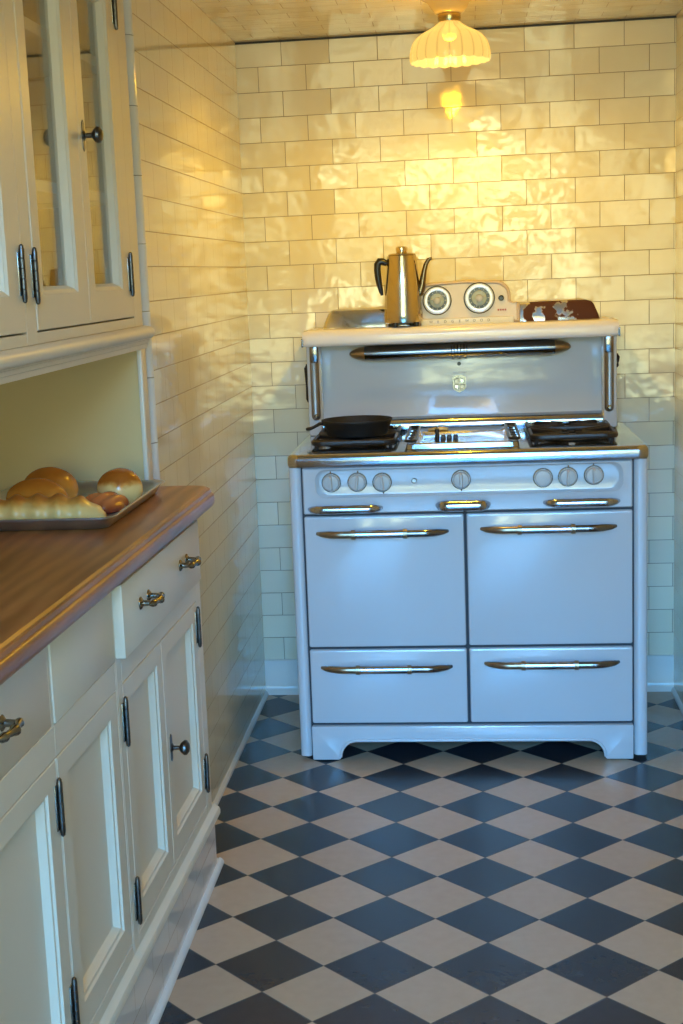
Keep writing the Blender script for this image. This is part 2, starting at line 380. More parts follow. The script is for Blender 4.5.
# ------------------------------------------------------------------ room shell
Y0 = 0.55          # where the alcove opens into the room behind
RY, RXL, RXR, RZ = -4.0, -1.4, 1.4, 4.2
struct(MB().box(RXL - .1, RXR + .1, RY - .1, YB + .1, -0.08, 0), 'floor', 'floor', 'checkerboard floor of dark and tan diamond tiles')
struct(MB().box(-1.2, XR + .1, Y0, YB + .1, ZC, ZC + 0.08), 'ceiling', 'tile_ceiling', 'low ceiling of cream subway tiles above the stove')
struct(MB().box(RXL - .1, RXR + .1, RY - .1, Y0, RZ, RZ + .08).box(-1.2, XR + .1, Y0 - .08, Y0, ZC, RZ), 'ceiling_rear', 'plaster')
struct(MB().box(-1.2, XR + .1, YB, YB + .1, 0, ZC), 'wall_back', 'tile_back', 'cream subway tile wall behind the white stove')
struct(MB().box(-1.2, XL, 3.345, YB, 0, ZC), 'wall_left', 'tile_side', 'glossy subway tile wall between cupboards and back wall')
struct(MB().box(-1.3, -1.2, Y0, 3.345, 0, ZC), 'wall_niche', 'plaster')
struct(MB().box(XR, XR + .1, Y0, YB, 0, ZC), 'wall_right', 'tile_side', 'narrow strip of subway tile wall right of the stove')
struct(MB().box(RXL - .1, RXL, RY, Y0, 0, RZ), 'wall_left_rear', 'plaster')
struct(MB().box(RXR, RXR + .1, RY, Y0, 0, RZ), 'wall_right_rear', 'plaster')
struct(MB().box(RXL, -1.2, Y0 - .08, Y0, 0, RZ).box(XR, RXR, Y0 - .08, Y0, 0, RZ), 'wall_opening', 'plaster')
WX0, WX1, WZ0, WZ1 = -1.3, 1.3, 0.35, 4.0
w = MB().box(RXL - .1, WX0, RY - .1, RY, 0, RZ).box(WX1, RXR + .1, RY - .1, RY, 0, RZ).box(WX0, WX1, RY - .1, RY, 0, WZ0).box(WX0, WX1, RY - .1, RY, WZ1, RZ)
struct(w, 'wall_rear', 'plaster')
wf = MB()
for k in range(5):
    x = WX0 + (WX1 - WX0) * k / 4
    wf.box(x - .035, x + .035, RY - .08, RY - .02, WZ0, WZ1, .006)
for z in (WZ0 + .03, 1.55, 2.75, WZ1 - .03):
    wf.box(WX0, WX1, RY - .075, RY - .025, z - .03, z + .03, .006)
struct(wf, 'window_1', 'paint')

struct(MB().box(XL, XR, YB - .006, YB, ZC - .006, ZC), 'trim_7', 'seam')
# base tiles, coves and corner trims
for nm, mb in (('baseboard_back', MB().prism([(YB, 0), (YB - .022, 0), (YB - .012, .012), (YB - .006, .03), (YB - .006, .121), (YB, .124)], 'x', XL, XR)),
               ('baseboard_left', MB().prism([(XL, 0), (XL + .011, 0), (XL + .010, .006), (XL + .004, .012), (XL, .014)], 'y', 3.44, YB)),
               ('baseboard_right', MB().prism([(XR, 0), (XR - .011, 0), (XR - .010, .006), (XR - .004, .012), (XR, .014)], 'y', Y0, YB))):
    struct(mb, nm, 'tile_plain')
q = []
R_ = 0.030
for i in range(9):
    a = -PI / 2 + PI / 2 * i / 8
    q.append((XL - R_ + R_ * math.cos(a), 3.345 + R_ * math.sin(a)))
q = [(XL - R_ - .012, 3.345 - R_)] + q + [(XL - R_ - .012, 3.345)]
mb = MB(); z = 0.155
while z < ZC - .01:
    z2 = min(z + 0.1535, ZC); mb.prism(q, 'z', z + .0008, z2 - .0008); z += 0.1535
struct(mb, 'trim_1', 'tile_plain', 'rounded white tile trim along the edge of the cupboard recess')

# ------------------------------------------------------------------ stove
F = 4.172
SL, SR, SX = -0.5286, 0.5056, -0.0115
stove = thing('kitchen_stove', 'vintage white enamel double oven kitchen stove with chrome cooktop', 'stove', (SX, 4.5, 0))
MB().box(SL + .004, SR - .004, F + .03, 4.86, .066, .894, .006).build('body', 'enamel', stove)
MB().box(SL + .02, SR - .02, F + .012, F + .034, .07, .89).build('seam_shade_plate', 'seam', stove)  # dark plate behind the doors; shade of the seams is in its colour
for x0, x1 in ((SL, -.4935), (.4665, SR)):
    o = MB()
    pts = []
    r = .014
    for cx, a0 in ((x1 - r * .4, 0), (x0 + r, 0)):
        pass
    prof = [(x0, F + .07), (x0, F + r)] + [(x0 + r - r * math.cos(a), F + r - r * math.sin(a)) for a in [PI / 2 * k / 5 for k in range(1, 5)]] + [(x0 + r, F)] + [(x1 - r, F)] + [(x1 - r + r * math.sin(a), F + r - r * math.cos(a)) for a in [PI / 2 * k / 5 for k in range(1, 5)]] + [(x1, F + r), (x1, F + .07)]
    o.prism(prof, 'z', .012, .895)
    o.build('corner_post', 'enamel', stove)

# kick plate with its arched cut-out
def kick_pts():
    p = [(-.4905, .003)]
    L, Rr, h = -.405, .382, .058
    p.append((L - .004, .003))
    for k in range(9):
        t = k / 8; a = PI / 2 * t
        p.append((L + .05 * (1 - math.cos(a)), .006 + (h - .006) * math.sin(a)))
    for k in range(9):
        t = 1 - k / 8; a = PI / 2 * t
        p.append((Rr - .05 * (1 - math.cos(a)), .006 + (h - .006) * math.sin(a)))
    p.append((Rr + .004, .003)); p += [(.4636, .003), (.4636, .108), (-.4905, .108)]
    return p
kp = kick_pts()
kick = MB().prism(kp, 'y', F - .012, F + .02, .004).build('kick_plate', 'enamel', stove)
rim = [(x, F - .013, z + .007) for x, z in kp[2:-4]]
MB().tube(rim, .0045, 8, up=(0, 1, 0)).build('arch_bead', 'enamel', kick)

def chrome_handle(x0, x1, z, parent, r=.0085, reach=.032, name='handle', kind='long'):
    mb = MB(); n = 28; pts, rad = [], []
    L = x1 - x0
    for i in range(n + 1):
        t = i / n; e = min(t, 1 - t)
        y = F - .004 - reach * min(1, (e / .16)) ** .6
        rr_ = r * (0.45 + 0.55 * min(1, e / .1) ** .6)
        pts.append((x0 + L * t, y, z)); rad.append(rr_)
    mid0, mid1 = (int(n * .3), int(n * .7)) if kind == 'long' else (3, n - 3)
    mb.mat(1 if kind == 'long' else 0).tube(pts[:mid0 + 1], rad[:mid0 + 1], 12, 1.25)
    mb.mat(0).tube(pts[mid0:mid1 + 1], [k * (1.18 if kind == 'long' else 1.05) for k in rad[mid0:mid1 + 1]], 12, 1.25)
    mb.mat(2 if kind == 'long' else 0).tube(pts[mid1:], rad[mid1:], 12, 1.25)
    if kind == 'long':
        for j in (mid0, mid1):
            mb.mat(1).tube([(pts[j][0] - .006, pts[j][1], z), (pts[j][0] + .006, pts[j][1], z)], r * 1.35, 12, 1.25)
    # end feet against the panel
    for xx in (x0 + L * .03, x1 - L * .03):
        mb.mat(0).tube([(xx, F + .004, z), (xx, F - .016, z)], r * .6, 8)
    return mb.build(name, ['chrome', 'bronze', 'chrome_dark'], parent)

def enamel_panel(name, x0, x1, z0, z1, y=F):
    ls = [FY(rr(x0, x1, z0, z1, .006), y + .03), FY(rr(x0, x1, z0, z1, .006), y + .006),
          FY(rr(x0 + .002, x1 - .002, z0 + .002, z1 - .002, .006), y + .002), FY(rr(x0 + .006, x1 - .006, z0 + .006, z1 - .006, .006), y)]
    return MB().loops(ls).build(name, 'enamel', stove)
dL = enamel_panel('oven_door', -.4885, -.0205, .3515, .7485); chrome_handle(-.4514, -.0667, .699, dL)
dR = enamel_panel('oven_door', -.0125, .4625, .3515, .7485); chrome_handle(.0291, .4153, .703, dR)
wL = enamel_panel('storage_drawer', -.4885, -.0205, .1145, .3435); chrome_handle(-.4529, -.0645, .2905, wL)
wR = enamel_panel('storage_drawer', -.0125, .4625, .1145, .3435); chrome_handle(.0329, .4226, .2985, wR)

# control panel pressed in around the knobs
x0, x1, z0, z1 = -.4885, .4625, .7555, .8935
def K(d, y, r=.03, zz0=.803, zz1=.889): return FY(rr(-.452 + d, .437 - d, zz0 + d * .7, zz1 - d * .5, r, 5), y)
ls = [FY(rr(x0, x1, z0, z1, .006), F + .03), FY(rr(x0, x1, z0, z1, .006), F + .004), FY(rr(x0 + .004, x1 - .004, z0 + .004, z1 - .004, .006), F - .002),
      K(-.004, F - .002), K(.001, F - .0035), K(.006, F + .002), K(.012, F + .0085), K(.020, F + .0095, .022)]
panel = MB().loops(ls).build('control_panel', 'enamel', stove)
for hx0, hx1, hz, rd in ((-.4721, -.2572, .7725, .0095), (-.0967, .0536, .7755, .0125), (.2112, .424, .7765, .0095)):
    chrome_handle(hx0, hx1, hz, panel, r=rd, reach=.024, kind='short')
for i, (kx, kz, kind) in enumerate(((-.4042, .8485, 'grip'), (-.3278, .848, 'grip'), (-.2548, .846, 'grip'), (-.0256, .848, 'grip'), (.2092, .8472, 'plain'), (.2802, .8482, 'grip'), (.3538, .851, 'grip'))):
    yk = F + .009
    kb = MB().lathe([(.0285, yk), (.0285, yk - .006), (.026, yk - .008)], (kx, 0, kz), 'y', 32)
    kb.mat(1).lathe([(.025, yk - .006), (.0245, yk - .016), (.021, yk - .021), (.012, yk - .022)], (kx, 0, kz), 'y', 32)
    kn = kb.build('control_knob', ['knob_ring', 'knob'], stove)
    if kind == 'grip':
        down = i in (2, 3)
        ang = {0: 0.05, 1: -.08, 2: 0.1, 3: 0.02, 5: -.05, 6: 0.03}[i]
        g = MB(); ls = []
        for d, hw, hh in ((yk - .018, .0055, .022), (yk - .03, .0040, .021), (yk - .034, .0025, .018)):
            pts = rr(-hw, hw, -hh, hh, hw * .9, 4)
            ls.append([(kx + u * math.cos(ang) - v * math.sin(ang), d, kz + u * math.sin(ang) + v * math.cos(ang)) for u, v in pts])
        g.loops(ls); g.build('grip', 'knob', kn)
        s_ = -1 if down else 1
        tip = [(kx + s_ * (-math.sin(ang)) * r_, yk - .004, kz + s_ * math.cos(ang) * r_) for r_ in (.024, .034)]
        MB().tube(tip, [.004, .0015], 6).build('pointer', 'knob_ring', kn)
MB().lathe([(.008, F + .011), (.008, F + .005), (.006, F + .003)], (-.1616, 0, .848), 'y', 20).build('pilot_button', 'knob_ring', stove)

# cooktop: chrome plate with rounded nose and corners
def plan(d, y1=4.82):
    pts = rr(SL - .003 + d, SR + .003 - d, F - .012 + d, y1 - d, .03, 7)
    return pts
CT = .934
ls = [FZ(plan(.012), .893), FZ(plan(.002), .897), FZ(plan(0), .903), FZ(plan(0), .922), FZ(plan(.003), .929), FZ(plan(.009), CT - .001), FZ(plan(.016), CT)]
MB().loops(ls).build('cooktop', 'chrome', stove)

# burner grates
def grate(cx, cy, w, d):
    mb = MB(); z = CT + .017
    fr = rr(cx - w / 2, cx + w / 2, cy - d / 2, cy + d / 2, .03, 4); fr.append(fr[0])
    mb.tube([(u, v, z) for u, v in fr], .0065, 8, 1.3)
    for k in range(8):
        a = PI / 4 * k + .39
        ox = max(-w / 2, min(w / 2, math.cos(a) * w)); oy = max(-d / 2, min(d / 2, math.sin(a) * d))
        mb.tube([(cx + ox, cy + oy, z), (cx + math.cos(a) * .032, cy + math.sin(a) * .032, z)], [.006, .0045], 8, 1.4)
    for u in (-1, 1):
        for v in (-1, 1):
            mb.tube([(cx + u * (w / 2 - .012), cy + v * (d / 2 - .012), z), (cx + u * (w / 2 - .012), cy + v * (d / 2 - .012), CT)], .006, 8)
    g = mb.build('burner_grate', 'grate', stove)
    b = MB().lathe([(.085, CT), (.088, CT + .004), (.075, CT + .006), (.05, CT + .003), (.048, CT + .006), (.042, CT + .0095), (.03, CT + .0095), (.012, CT + .007)], (cx, cy, 0), 'z', 32)
    b.build('burner', 'grate', g)
for cx in (-.345, .308):
    for cy in (4.40, 4.628):
        grate(cx, cy, .246, .222)

# griddle cover between the burners
gy0, gy1, gx0, gx1 = 4.235, 4.655, -.186, .146
ls = [FZ(rr(gx0, gx1, gy0, gy1, .02), CT), FZ(rr(gx0 + .002, gx1 - .002, gy0 + .002, gy1 - .002, .02), CT + .012), FZ(rr(gx0 + .012, gx1 - .012, gy0 + .01, gy1 - .01, .018), CT + .016),
      FZ(rr(gx0 + .03, gx1 - .03, gy0 + .02, gy1 - .02, .016), CT + .012), FZ(rr(gx0 + .04, gx1 - .04, gy0 + .03, gy1 - .03, .014), CT + .008)]
gr = MB().loops(ls).build('griddle_cover', 'chrome', stove)
for sx, x in ((-1, gx0 + .012), (1, gx1 - .012)):
    e = MB().mat(0)
    fr = rr(gy0 + .012, gy1 - .012, -.017, .017, .014, 4); fr.append(fr[0])
    e.tube([(x + v * .9 - sx * .002, u, CT + .022) for u, v in fr], .0042, 8)
    for k in range(5):
        yk = gy0 + .06 + k * .075
        e.mat(0).lathe([(.0095, CT + .0165), (.0085, CT + .0195), (.002, CT + .0185)], (x, yk, 0), 'z', 12)
    e.build('end_rim', 'black', gr)
for i in range(4):
    for j in range(3):
        MB().lathe([(.0075, CT + .008), (.0065, CT + .0115), (.001, CT + .0105)], (-.098 + i * .019, 4.40 + j * .04, 0), 'z', 10).build('drain_hole', 'dial_dark', gr)
v = MB().mat(1).lathe([(.006, CT + .008), (.006, CT + .034), (.010, CT + .036), (.010, CT + .044), (.004, CT + .05)], (-.095, 4.36, 0), 'z', 14)
v.mat(0).tube([(-.122, 4.36, CT + .04), (-.098, 4.36, CT + .042), (-.075, 4.36, CT + .042), (-.062, 4.36, CT + .04)], [.005, .008, .008, .006], 10)
v.build('griddle_tap', ['brass', 'black'], stove)

# splash back
bx0, bx1 = -.515, .468
MB().box(bx0 + .012, bx1 - .012, 4.725, 4.76, CT, 1.24, .004).build('back_panel', 'enamel', stove)
for x0, x1 in ((bx0, bx0 + .042), (bx1 - .042, bx1)):
    sd = MB().box(x0, x1, 4.655, 4.86, CT, 1.235, .006).build('side_panel', 'enamel', stove)
    xm = (x0 + x1) / 2 + (.004 if x0 < 0 else -.004)
    b = MB()
    out = rr(xm - .0145, xm + .0145, .985, 1.232, .0144, 6); inn = rr(xm - .010, xm + .010, .99, 1.228, .0098, 6); cen = rr(xm - .004, xm + .004, .996, 1.222, .0038, 6)
    b.loops([FY(out, 4.656), FY(out, 4.650), FY(inn, 4.646), FY(cen, 4.649)])
    b.mat(1).box(xm - .0125, xm + .0125, 4.6435, 4.65, 1.172, 1.232, .003)
    b.mat(1).lathe([(.007, 4.65), (.007, 4.644), (.004, 4.641)], (xm, 0, .999), 'y', 14)
    b.build('chrome_bar', ['steel', 'chrome_dark'], sd)
    s_ = -1 if x0 < 0 else 1
    xe = x0 if x0 < 0 else x1
    a = MB().tube([(xe + s_ * .001, 4.67, 1.165), (xe + s_ * .005, 4.665, 1.155), (xe + s_ * .004, 4.665, 1.10 if x0 < 0 else 1.14), (xe + s_ * .003, 4.665, 1.055 if x0 < 0 else 1.13), (xe, 4.668, 1.045 if x0 < 0 else 1.125)], [.004, .0055, .003, .0045, .004], 8)
    a.build('hinge_arm', 'black', sd)
# chrome rail at the foot of the splash back
rp = [(4.735, CT), (4.700, CT), (4.690, CT + .010), (4.688, CT + .024), (4.694, CT + .038), (4.706, CT + .046), (4.735, CT + .050)]
MB().prism(rp, 'x', bx0 + .004, bx1 - .004).build('splash_rail', 'chrome', stove)

# shelf on top
sx0, sx1 = -.5235, .4725
prof = []
ymf, zb, zt = 4.628, 1.222, 1.275
for k in range(7):
    a = PI / 2 * k / 6; prof.append((ymf + .012 - .012 * math.sin(a), zb + .012 - .012 * math.cos(a)))
for k in range(9):
    a = PI / 2 * k / 8; prof.append((ymf + .026 - .026 * math.cos(a), zt - .026 + .026 * math.sin(a)))
prof += [(4.875, zt), (4.875, zb)]
sh = MB(); ls = []
for x, sc in ((sx0, .965), (sx0 + .006, .99), (sx0 + .018, 1), (sx1 - .018, 1), (sx1 - .006, .99), (sx1, .965)):
    ls.append([(x, 4.76 + (y - 4.76) * sc, 1.243 + (z - 1.243) * (sc if sc == 1 else sc * .92)) for y, z in prof])
shelf = sh.loops(ls).build('top_shelf', 'lit_shelf_enamel', stove)
for s_, xe in ((-1, sx0), (1, sx1)):
    c = MB()
    ls = []
    for d, h in ((0, .012), (.012, .022), (.03, .006)):
        ls.append([(xe - s_ * d + s_ * .002, ymf + .006 + d * .2 - .004, 1.236 - h * .3 + hh * h) for hh in (0, 1)] + [(xe - s_ * d + s_ * .002, ymf + .05, 1.236 - h * .3 + hh * h) for hh in (1, 0)])
    c.loops(ls); c.box(min(xe, xe + s_ * .004), max(xe, xe + s_ * .004), ymf + .005, ymf + .06, 1.222, 1.25, .001)
    c.build('corner_bracket', 'chrome_dark', shelf)

# long lamp housing under the shelf
lx0, lx1, lz, ly = -.378, .327, 1.193, 4.69
pts, rad = [], []
for t, r in ((0, .005), (.012, .014), (.035, .021), (.07, .0265), (.11, .029), (.89, .029), (.93, .0265), (.965, .021), (.988, .014), (1, .005)):
    pts.append((lx0 + (lx1 - lx0) * t, ly, lz)); rad.append(r)
lb = MB().mat(1).tube(pts[:4], rad[:4], 16, .85).mat(0).tube(pts[3:7], rad[3:7], 16, .85).mat(1).tube(pts[6:], rad[6:], 16, .85)
for dx in (-.02, 0, .02):
    lb.mat(0).tube([(-.0255 + dx - .006, ly, lz), (-.0255 + dx - .003, ly, lz), (-.0255 + dx + .003, ly, lz), (-.0255 + dx + .006, ly, lz)], [.0285, .0325, .0325, .0285], 16, .85)
lb.box(lx0 + .08, lx1 - .08, ly, 4.73, lz - .012, lz + .024)
lb.build('shelf_light', ['chrome_dark', 'bronze'], stove)
MB().lathe([(.0065, 4.726), (.0065, 4.7225), (.004, 4.7225)], (-.027, 0, 1.148), 'y', 14).build('keyhole', 'black', stove)
# crest
bd = MB(); cx, cz = -.0275, 1.0835
sh_pts = [(-.022, .021), (-.016, .026), (0, .0285), (.016, .026), (.022, .021), (.0215, -.012), (.014, -.022), (0, -.0285), (-.014, -.022), (-.0215, -.012)]
bd.mat(0).prism([(cx + u, cz + w_) for u, w_ in sh_pts], 'y', 4.718, 4.726)
for (u0, w0, k) in ((-1, 1, 1), (1, 1, 2), (-1, -1, 2), (1, -1, 1)):
    bd.mat(k).loops([FY([(cx + u0 * a, cz + w0 * b) for a, b in ((.002, .002), (.0165, .002), (.0165, .015), (.002, .021))], 4.7185), FY([(cx + u0 * a, cz + w0 * b) for a, b in ((.004, .004), (.014, .004), (.014, .013), (.004, .018))], 4.7135)])
bd.build('crest_badge', ['chrome_dark', 'bronze', 'chrome'], stove)
MB().box(-.051, -.006, 4.7205, 4.726, 1.1165, 1.1215, .0015).build('crest_script', 'strip', stove)

# clock and timer console on the shelf
cyf = 4.74
o = []
cl, crr, ct = -.158, .142, 1.411
o += [(cl - .012, zt), (cl - .012, 1.30)]
for k in range(7):
    a = PI / 2 * k / 6; o.append((cl - .012 + .012 * math.sin(a) if k < 0 else cl - .012 + .002 * k / 6, 1.30 + .05 * k / 6))
for k in range(9):
    a = PI / 2 * k / 8; o.append((cl + .045 - .055 * math.cos(a), ct - .055 + .052 * math.sin(a)))
o.append((-.008, ct + .002))
for k in range(9):
    a = PI / 2 * k / 8; o.append((crr - .045 + .045 * math.sin(a), ct - .05 + .047 * math.cos(a)))
for k in range(7):
    a = PI / 2 * k / 6; o.append((crr + .03 - .03 * math.cos(a), 1.345 - .012 * math.sin(a)))
o += [(crr + .03, zt)]
def shrink(p, d):
    cx_, cz_ = -.008, 1.335
    return [(cx_ + (x - cx_) * (1 - d / .15), cz_ + (z - cz_) * (1 - d / .075)) for x, z in p]
console = MB().mat(0).loops([FY(o, cyf + .07), FY(o, cyf + .006), FY(shrink(o, .003), cyf), FY(shrink(o, .007), cyf - .001), FY(shrink(o, .010), cyf + .003)])
console = console.build('timer_console', 'console', stove)
def dial(kx, kz, r, name):
    d = MB()
    y = cyf
    d.mat(1).lathe([(r * 1.06, y + .004), (r * 1.06, y - .004), (r * 1.0, y - .007)], (kx, 0, kz), 'y', 40)
    d.mat(0).lathe([(r, y - .004), (r * .98, y - .012), (r * .86, y - .0135), (r * .72, y - .0125), (r * .68, y - .008)], (kx, 0, kz), 'y', 40)
    d.mat(1).lathe([(r * .70, y - .0075), (r * .70, y - .0095), (r * .48, y - .0100)], (kx, 0, kz), 'y', 40)
    d.mat(2).lathe([(r * .52, y - .0095), (r * .5, y - .0115), (r * .3, y - .0125)], (kx, 0, kz), 'y', 32)
    ob = d.build(name, ['ring', 'dial_dark', 'dial_face'], stove)
    h = MB().mat(0).lathe([(r * .26, y - .011), (r * .24, y - .02), (r * .12, y - .022)], (kx, 0, kz), 'y', 20)
    a = .7 if name == 'clock_dial' else -1.9
    for aa, ll in ((a, .62), (a + 2.2, .5)):
        h.mat(0).tube([(kx, y - .0145, kz), (kx + math.cos(aa) * r * ll, y - .0145, kz + math.sin(aa) * r * ll)], [.0022, .001], 6)
    for q_ in range(12):
        b = q_ * PI / 6
        h.mat(0).tube([(kx + math.cos(b) * r * .58, y - .0105, kz + math.sin(b) * r * .58), (kx + math.cos(b) * r * .68, y - .0105, kz + math.sin(b) * r * .68)], .0012, 5)
    h.build('dial_hand', 'knob', ob)
dial(-.093, 1.352, .044, 'clock_dial'); dial(.042, 1.355, .047, 'timer_dial')
MB().lathe([(.009, cyf + .003), (.009, cyf - .005), (.006, cyf - .008)], (.112, 0, 1.352), 'y', 16).build('timer_button', 'black', console)
rd_ = MB()
for k in range(4):
    rd_.box(.1 + k * .0075, .105 + k * .0075, cyf + .0005, cyf + .0035, 1.312, 1.3175)
rd_.build('red_marks', 'red', console)
strip = MB().box(-.146, .150, cyf - .016, cyf + .004, zt - .001, 1.2935, .002).build('name_strip', 'strip', stove)
for k, ch in enumerate('WEDGEWOOD'):
    cu = bpy.data.curves.new('letter', 'FONT'); cu.body = ch; cu.size = .0115; cu.extrude = .0004; cu.align_x = 'CENTER'
    tmp = bpy.data.objects.new('letter', cu); COL.objects.link(tmp)
    bpy.context.view_layer.update()
    me = bpy.data.meshes.new_from_object(tmp.evaluated_get(bpy.context.evaluated_depsgraph_get()))
    bpy.data.objects.remove(tmp)
    me.materials.clear(); me.materials.append(M['ink'])
    lo = bpy.data.objects.new('letter', me); COL.objects.link(lo); lo.parent = strip
    lo.rotation_euler = (PI / 2, 0, 0); lo.location = Vector((-.114 + k * .0231, cyf - .0163, 1.2805)) - stove.location
# chrome wings either side of the console
def wing(x0, x1, end, mat):
    w_ = MB(); ls = []
    s_ = 1 if end > 0 else -1
    for d, z in ((0, zt), (.004, zt + .014), (.018, 1.322), (.026, 1.331), (.04, 1.335)):
        a0, a1 = (x0 + (d if s_ < 0 else 0), x1 - (d if s_ > 0 else 0))
        ls.append(FZ(rr(a0, a1, cyf + .004 + d * .5, cyf + .075 - d * .2, .012, 4), z))
    w_.loops(ls)
    return w_.build('console_wing', mat, stove)
wg = wing(-.468, -.168, -1, 'chrome_bright'); wg2 = wing(.160, .424, 1, 'rust'); wg2['label'] = 'rust stained chrome wing'

# ------------------------------------------------------------------ percolator
px, py, pz = -.2005, 4.69, zt + .001
pot = thing('coffee_percolator', 'tall chrome coffee percolator with black handle standing on the stove shelf', 'coffee pot', (px, py, pz))
MB().lathe([(.052, pz + .010), (.0605, pz + .013), (.062, pz + .02), (.0605, pz + .055), (.057, pz + .11), (.052, pz + .165), (.0475, pz + .212), (.0462, pz + .2225), (.040, pz + .225)], (px, py, 0), 'z', 48).build('body', 'pot', pot)
for k in range(4):
    a = PI / 4 + PI / 2 * k + .25
    MB().lathe([(.008, pz - .0005), (.009, pz + .004), (.008, pz + .012)], (px + .049 * math.cos(a), py + .049 * math.sin(a), 0), 'z', 14).build('foot', 'black', pot)
lid = MB().lathe([(.044, pz + .224), (.043, pz + .2275), (.036, pz + .230), (.020, pz + .2315)], (px, py, 0), 'z', 40).build('lid', 'pot', pot)
MB().lathe([(.017, pz + .230), (.0175, pz + .2335), (.0195, pz + .241), (.019, pz + .247), (.015, pz + .251), (.006, pz + .252)], (px, py, 0), 'z', 24).build('lid_knob', 'gold', lid)
hp = [(-.047, .199), (-.060, .206), (-.071, .207), (-.078, .198), (-.079, .18), (-.077, .155), (-.073, .13), (-.069, .112), (-.066, .10)]
MB().tube([(px + u, py - .004, pz + w_) for u, w_ in hp], [.009, .0115, .012, .0115, .011, .0105, .009, .007, .004], 12, up=(0, 1, 0)).build('handle', 'black', pot)
spp = [(.047, .098), (.056, .104), (.0615, .125), (.066, .15), (.071, .175), (.077, .195), (.085, .207), (.096, .2105)]
MB().tube([(px + u, py - .006, pz + w_) for u, w_ in spp], [.012, .0125, .0115, .0095, .008, .007, .006, .0045], 14, up=(0, 1, 0)).build('spout', 'spout', pot)

# ------------------------------------------------------------------ skillet
kx, ky, kz = -.342, 4.43, CT + .0248
pan = thing('skillet', 'black cast iron skillet on the left front burner of the stove', 'pan', (kx, ky, kz))
MB().lathe([(.02, kz), (.086, kz), (.092, kz + .003), (.107, kz + .044), (.1095, kz + .046), (.1095, kz + .050), (.105, kz + .050), (.089, kz + .009), (.08, kz + .006), (.02, kz + .006)], (kx, ky, 0), 'z', 56).build('bowl', 'iron', pan)
d = Vector((-.985, -.17, 0)).normalized()
hp = [(0.1, .040, .009), (.115, .040, .010), (.122, .036, .009), (.132, .031, .0085), (.142, .027, .0095), (.152, .025, .0105), (.158, .025, .007)]
MB().tube([(kx + d.x * a, ky + d.y * a, kz + b) for a, b, c in hp], [c for a, b, c in hp], 12, .55).build('handle', 'iron', pan)

# ------------------------------------------------------------------ ceiling lamp
ax, ay = -.030, 4.233
lamp = thing('ceiling_lamp', 'lit ceiling lamp with fluted milk glass shade above the stove', 'lamp', (ax, ay, 2.0))
MB().lathe([(.085, ZC - .0005), (.085, ZC - .008), (.078, ZC - .016), (.060, ZC - .026), (.050, ZC - .042), (.040, ZC - .054), (.034, ZC - .058)], (ax, ay, 0), 'z', 40).build('canopy', 'ceramic', lamp)
MB().lathe([(.030, ZC - .056), (.032, ZC - .062), (.032, ZC - .073), (.029, ZC - .081)], (ax, ay, 0), 'z', 32).build('collar', 'brass', lamp)
def flute(a, h): return 1 + (.012 + .012 * max(0, (2.065 - h) / .05)) * (abs(math.sin(a * 10)) - .6)
sp = [(.030, 2.126), (.034, 2.122), (.040, 2.117), (.053, 2.109), (.074, 2.099), (.092, 2.087), (.103, 2.073), (.109, 2.058), (.1125, 2.042), (.1128, 2.030), (.110, 2.022)]
si = [(r - .003, h - .001) for r, h in sp[::-1]]
zf = lambda a, h: -.0035 * abs(math.sin(a * 10)) * max(0, min(1, (2.043 - h) / .015))
MB().mat(0).lathe(sp, (ax, ay, 0), 'z', 160, flute, False, False, zf).mat(1).lathe(si, (ax, ay, 0), 'z', 160, flute, False, False, zf).build('shade', ['shade', 'shade_in'], lamp, ang=80)
MB().lathe([(.010, 2.128), (.012, 2.122), (.016, 2.112), (.021, 2.100), (.021, 2.092), (.016, 2.082), (.008, 2.077), (.001, 2.076)], (ax, ay, 0), 'z', 24).build('bulb', 'bulb', lamp)

# ------------------------------------------------------------------ joinery helpers (faces look towards +x)
def R4(y0, y1, z0, z1): return [(y0, z0), (y1, z0), (y1, z1), (y0, z1)]
def panel_door(name, parent, y0, y1, z0, z1, xf, st=.055, rt=.06, rb=.07, rec=.017):
    iy0, iy1, iz0, iz1 = y0 + st, y1 - st, z0 + rb, z1 - rt
    def I(d): return R4(iy0 + d, iy1 - d, iz0 + d, iz1 - d)
    ls = [FX(R4(y0, y1, z0, z1), xf - .022), FX(R4(y0, y1, z0, z1), xf - .0015), FX(R4(y0 + .0015, y1 - .0015, z0 + .0015, z1 - .0015), xf), FX(I(-.001), xf),
          FX(I(.002), xf - .004), FX(I(.007), xf - .005), FX(I(.012), xf - .0125), FX(I(.015), xf - rec), FX(I(.02), xf - rec)]
    return MB().loops(ls).build(name, 'paint', parent, 20)
def glass_door(parent, y0, y1, z0, z1, xf, sl, sr, rt=.08, rb=.062, rec=.018):
    iy0, iy1, iz0, iz1 = y0 + sl, y1 - sr, z0 + rb, z1 - rt
    def I(d): return R4(iy0 + d, iy1 - d, iz0 + d, iz1 - d)
    ls = [FX(R4(y0, y1, z0, z1), xf - .024), FX(R4(y0, y1, z0, z1), xf - .0015), FX(R4(y0 + .0015, y1 - .0015, z0 + .0015, z1 - .0015), xf), FX(I(-.001), xf),
          FX(I(.002), xf - .003), FX(I(.006), xf - .005), FX(I(.013), xf - rec), FX(I(.013), xf - .024)]
    d = MB().loops(ls, wrap=True).build('cabinet_door', 'paint', parent, 20)
    MB().box(xf - rec - .004, xf - rec - .001, iy0 + .008, iy1 - .008, iz0 + .008, iz1 - .008).build('glass_pane', 'glass', d)
    return d
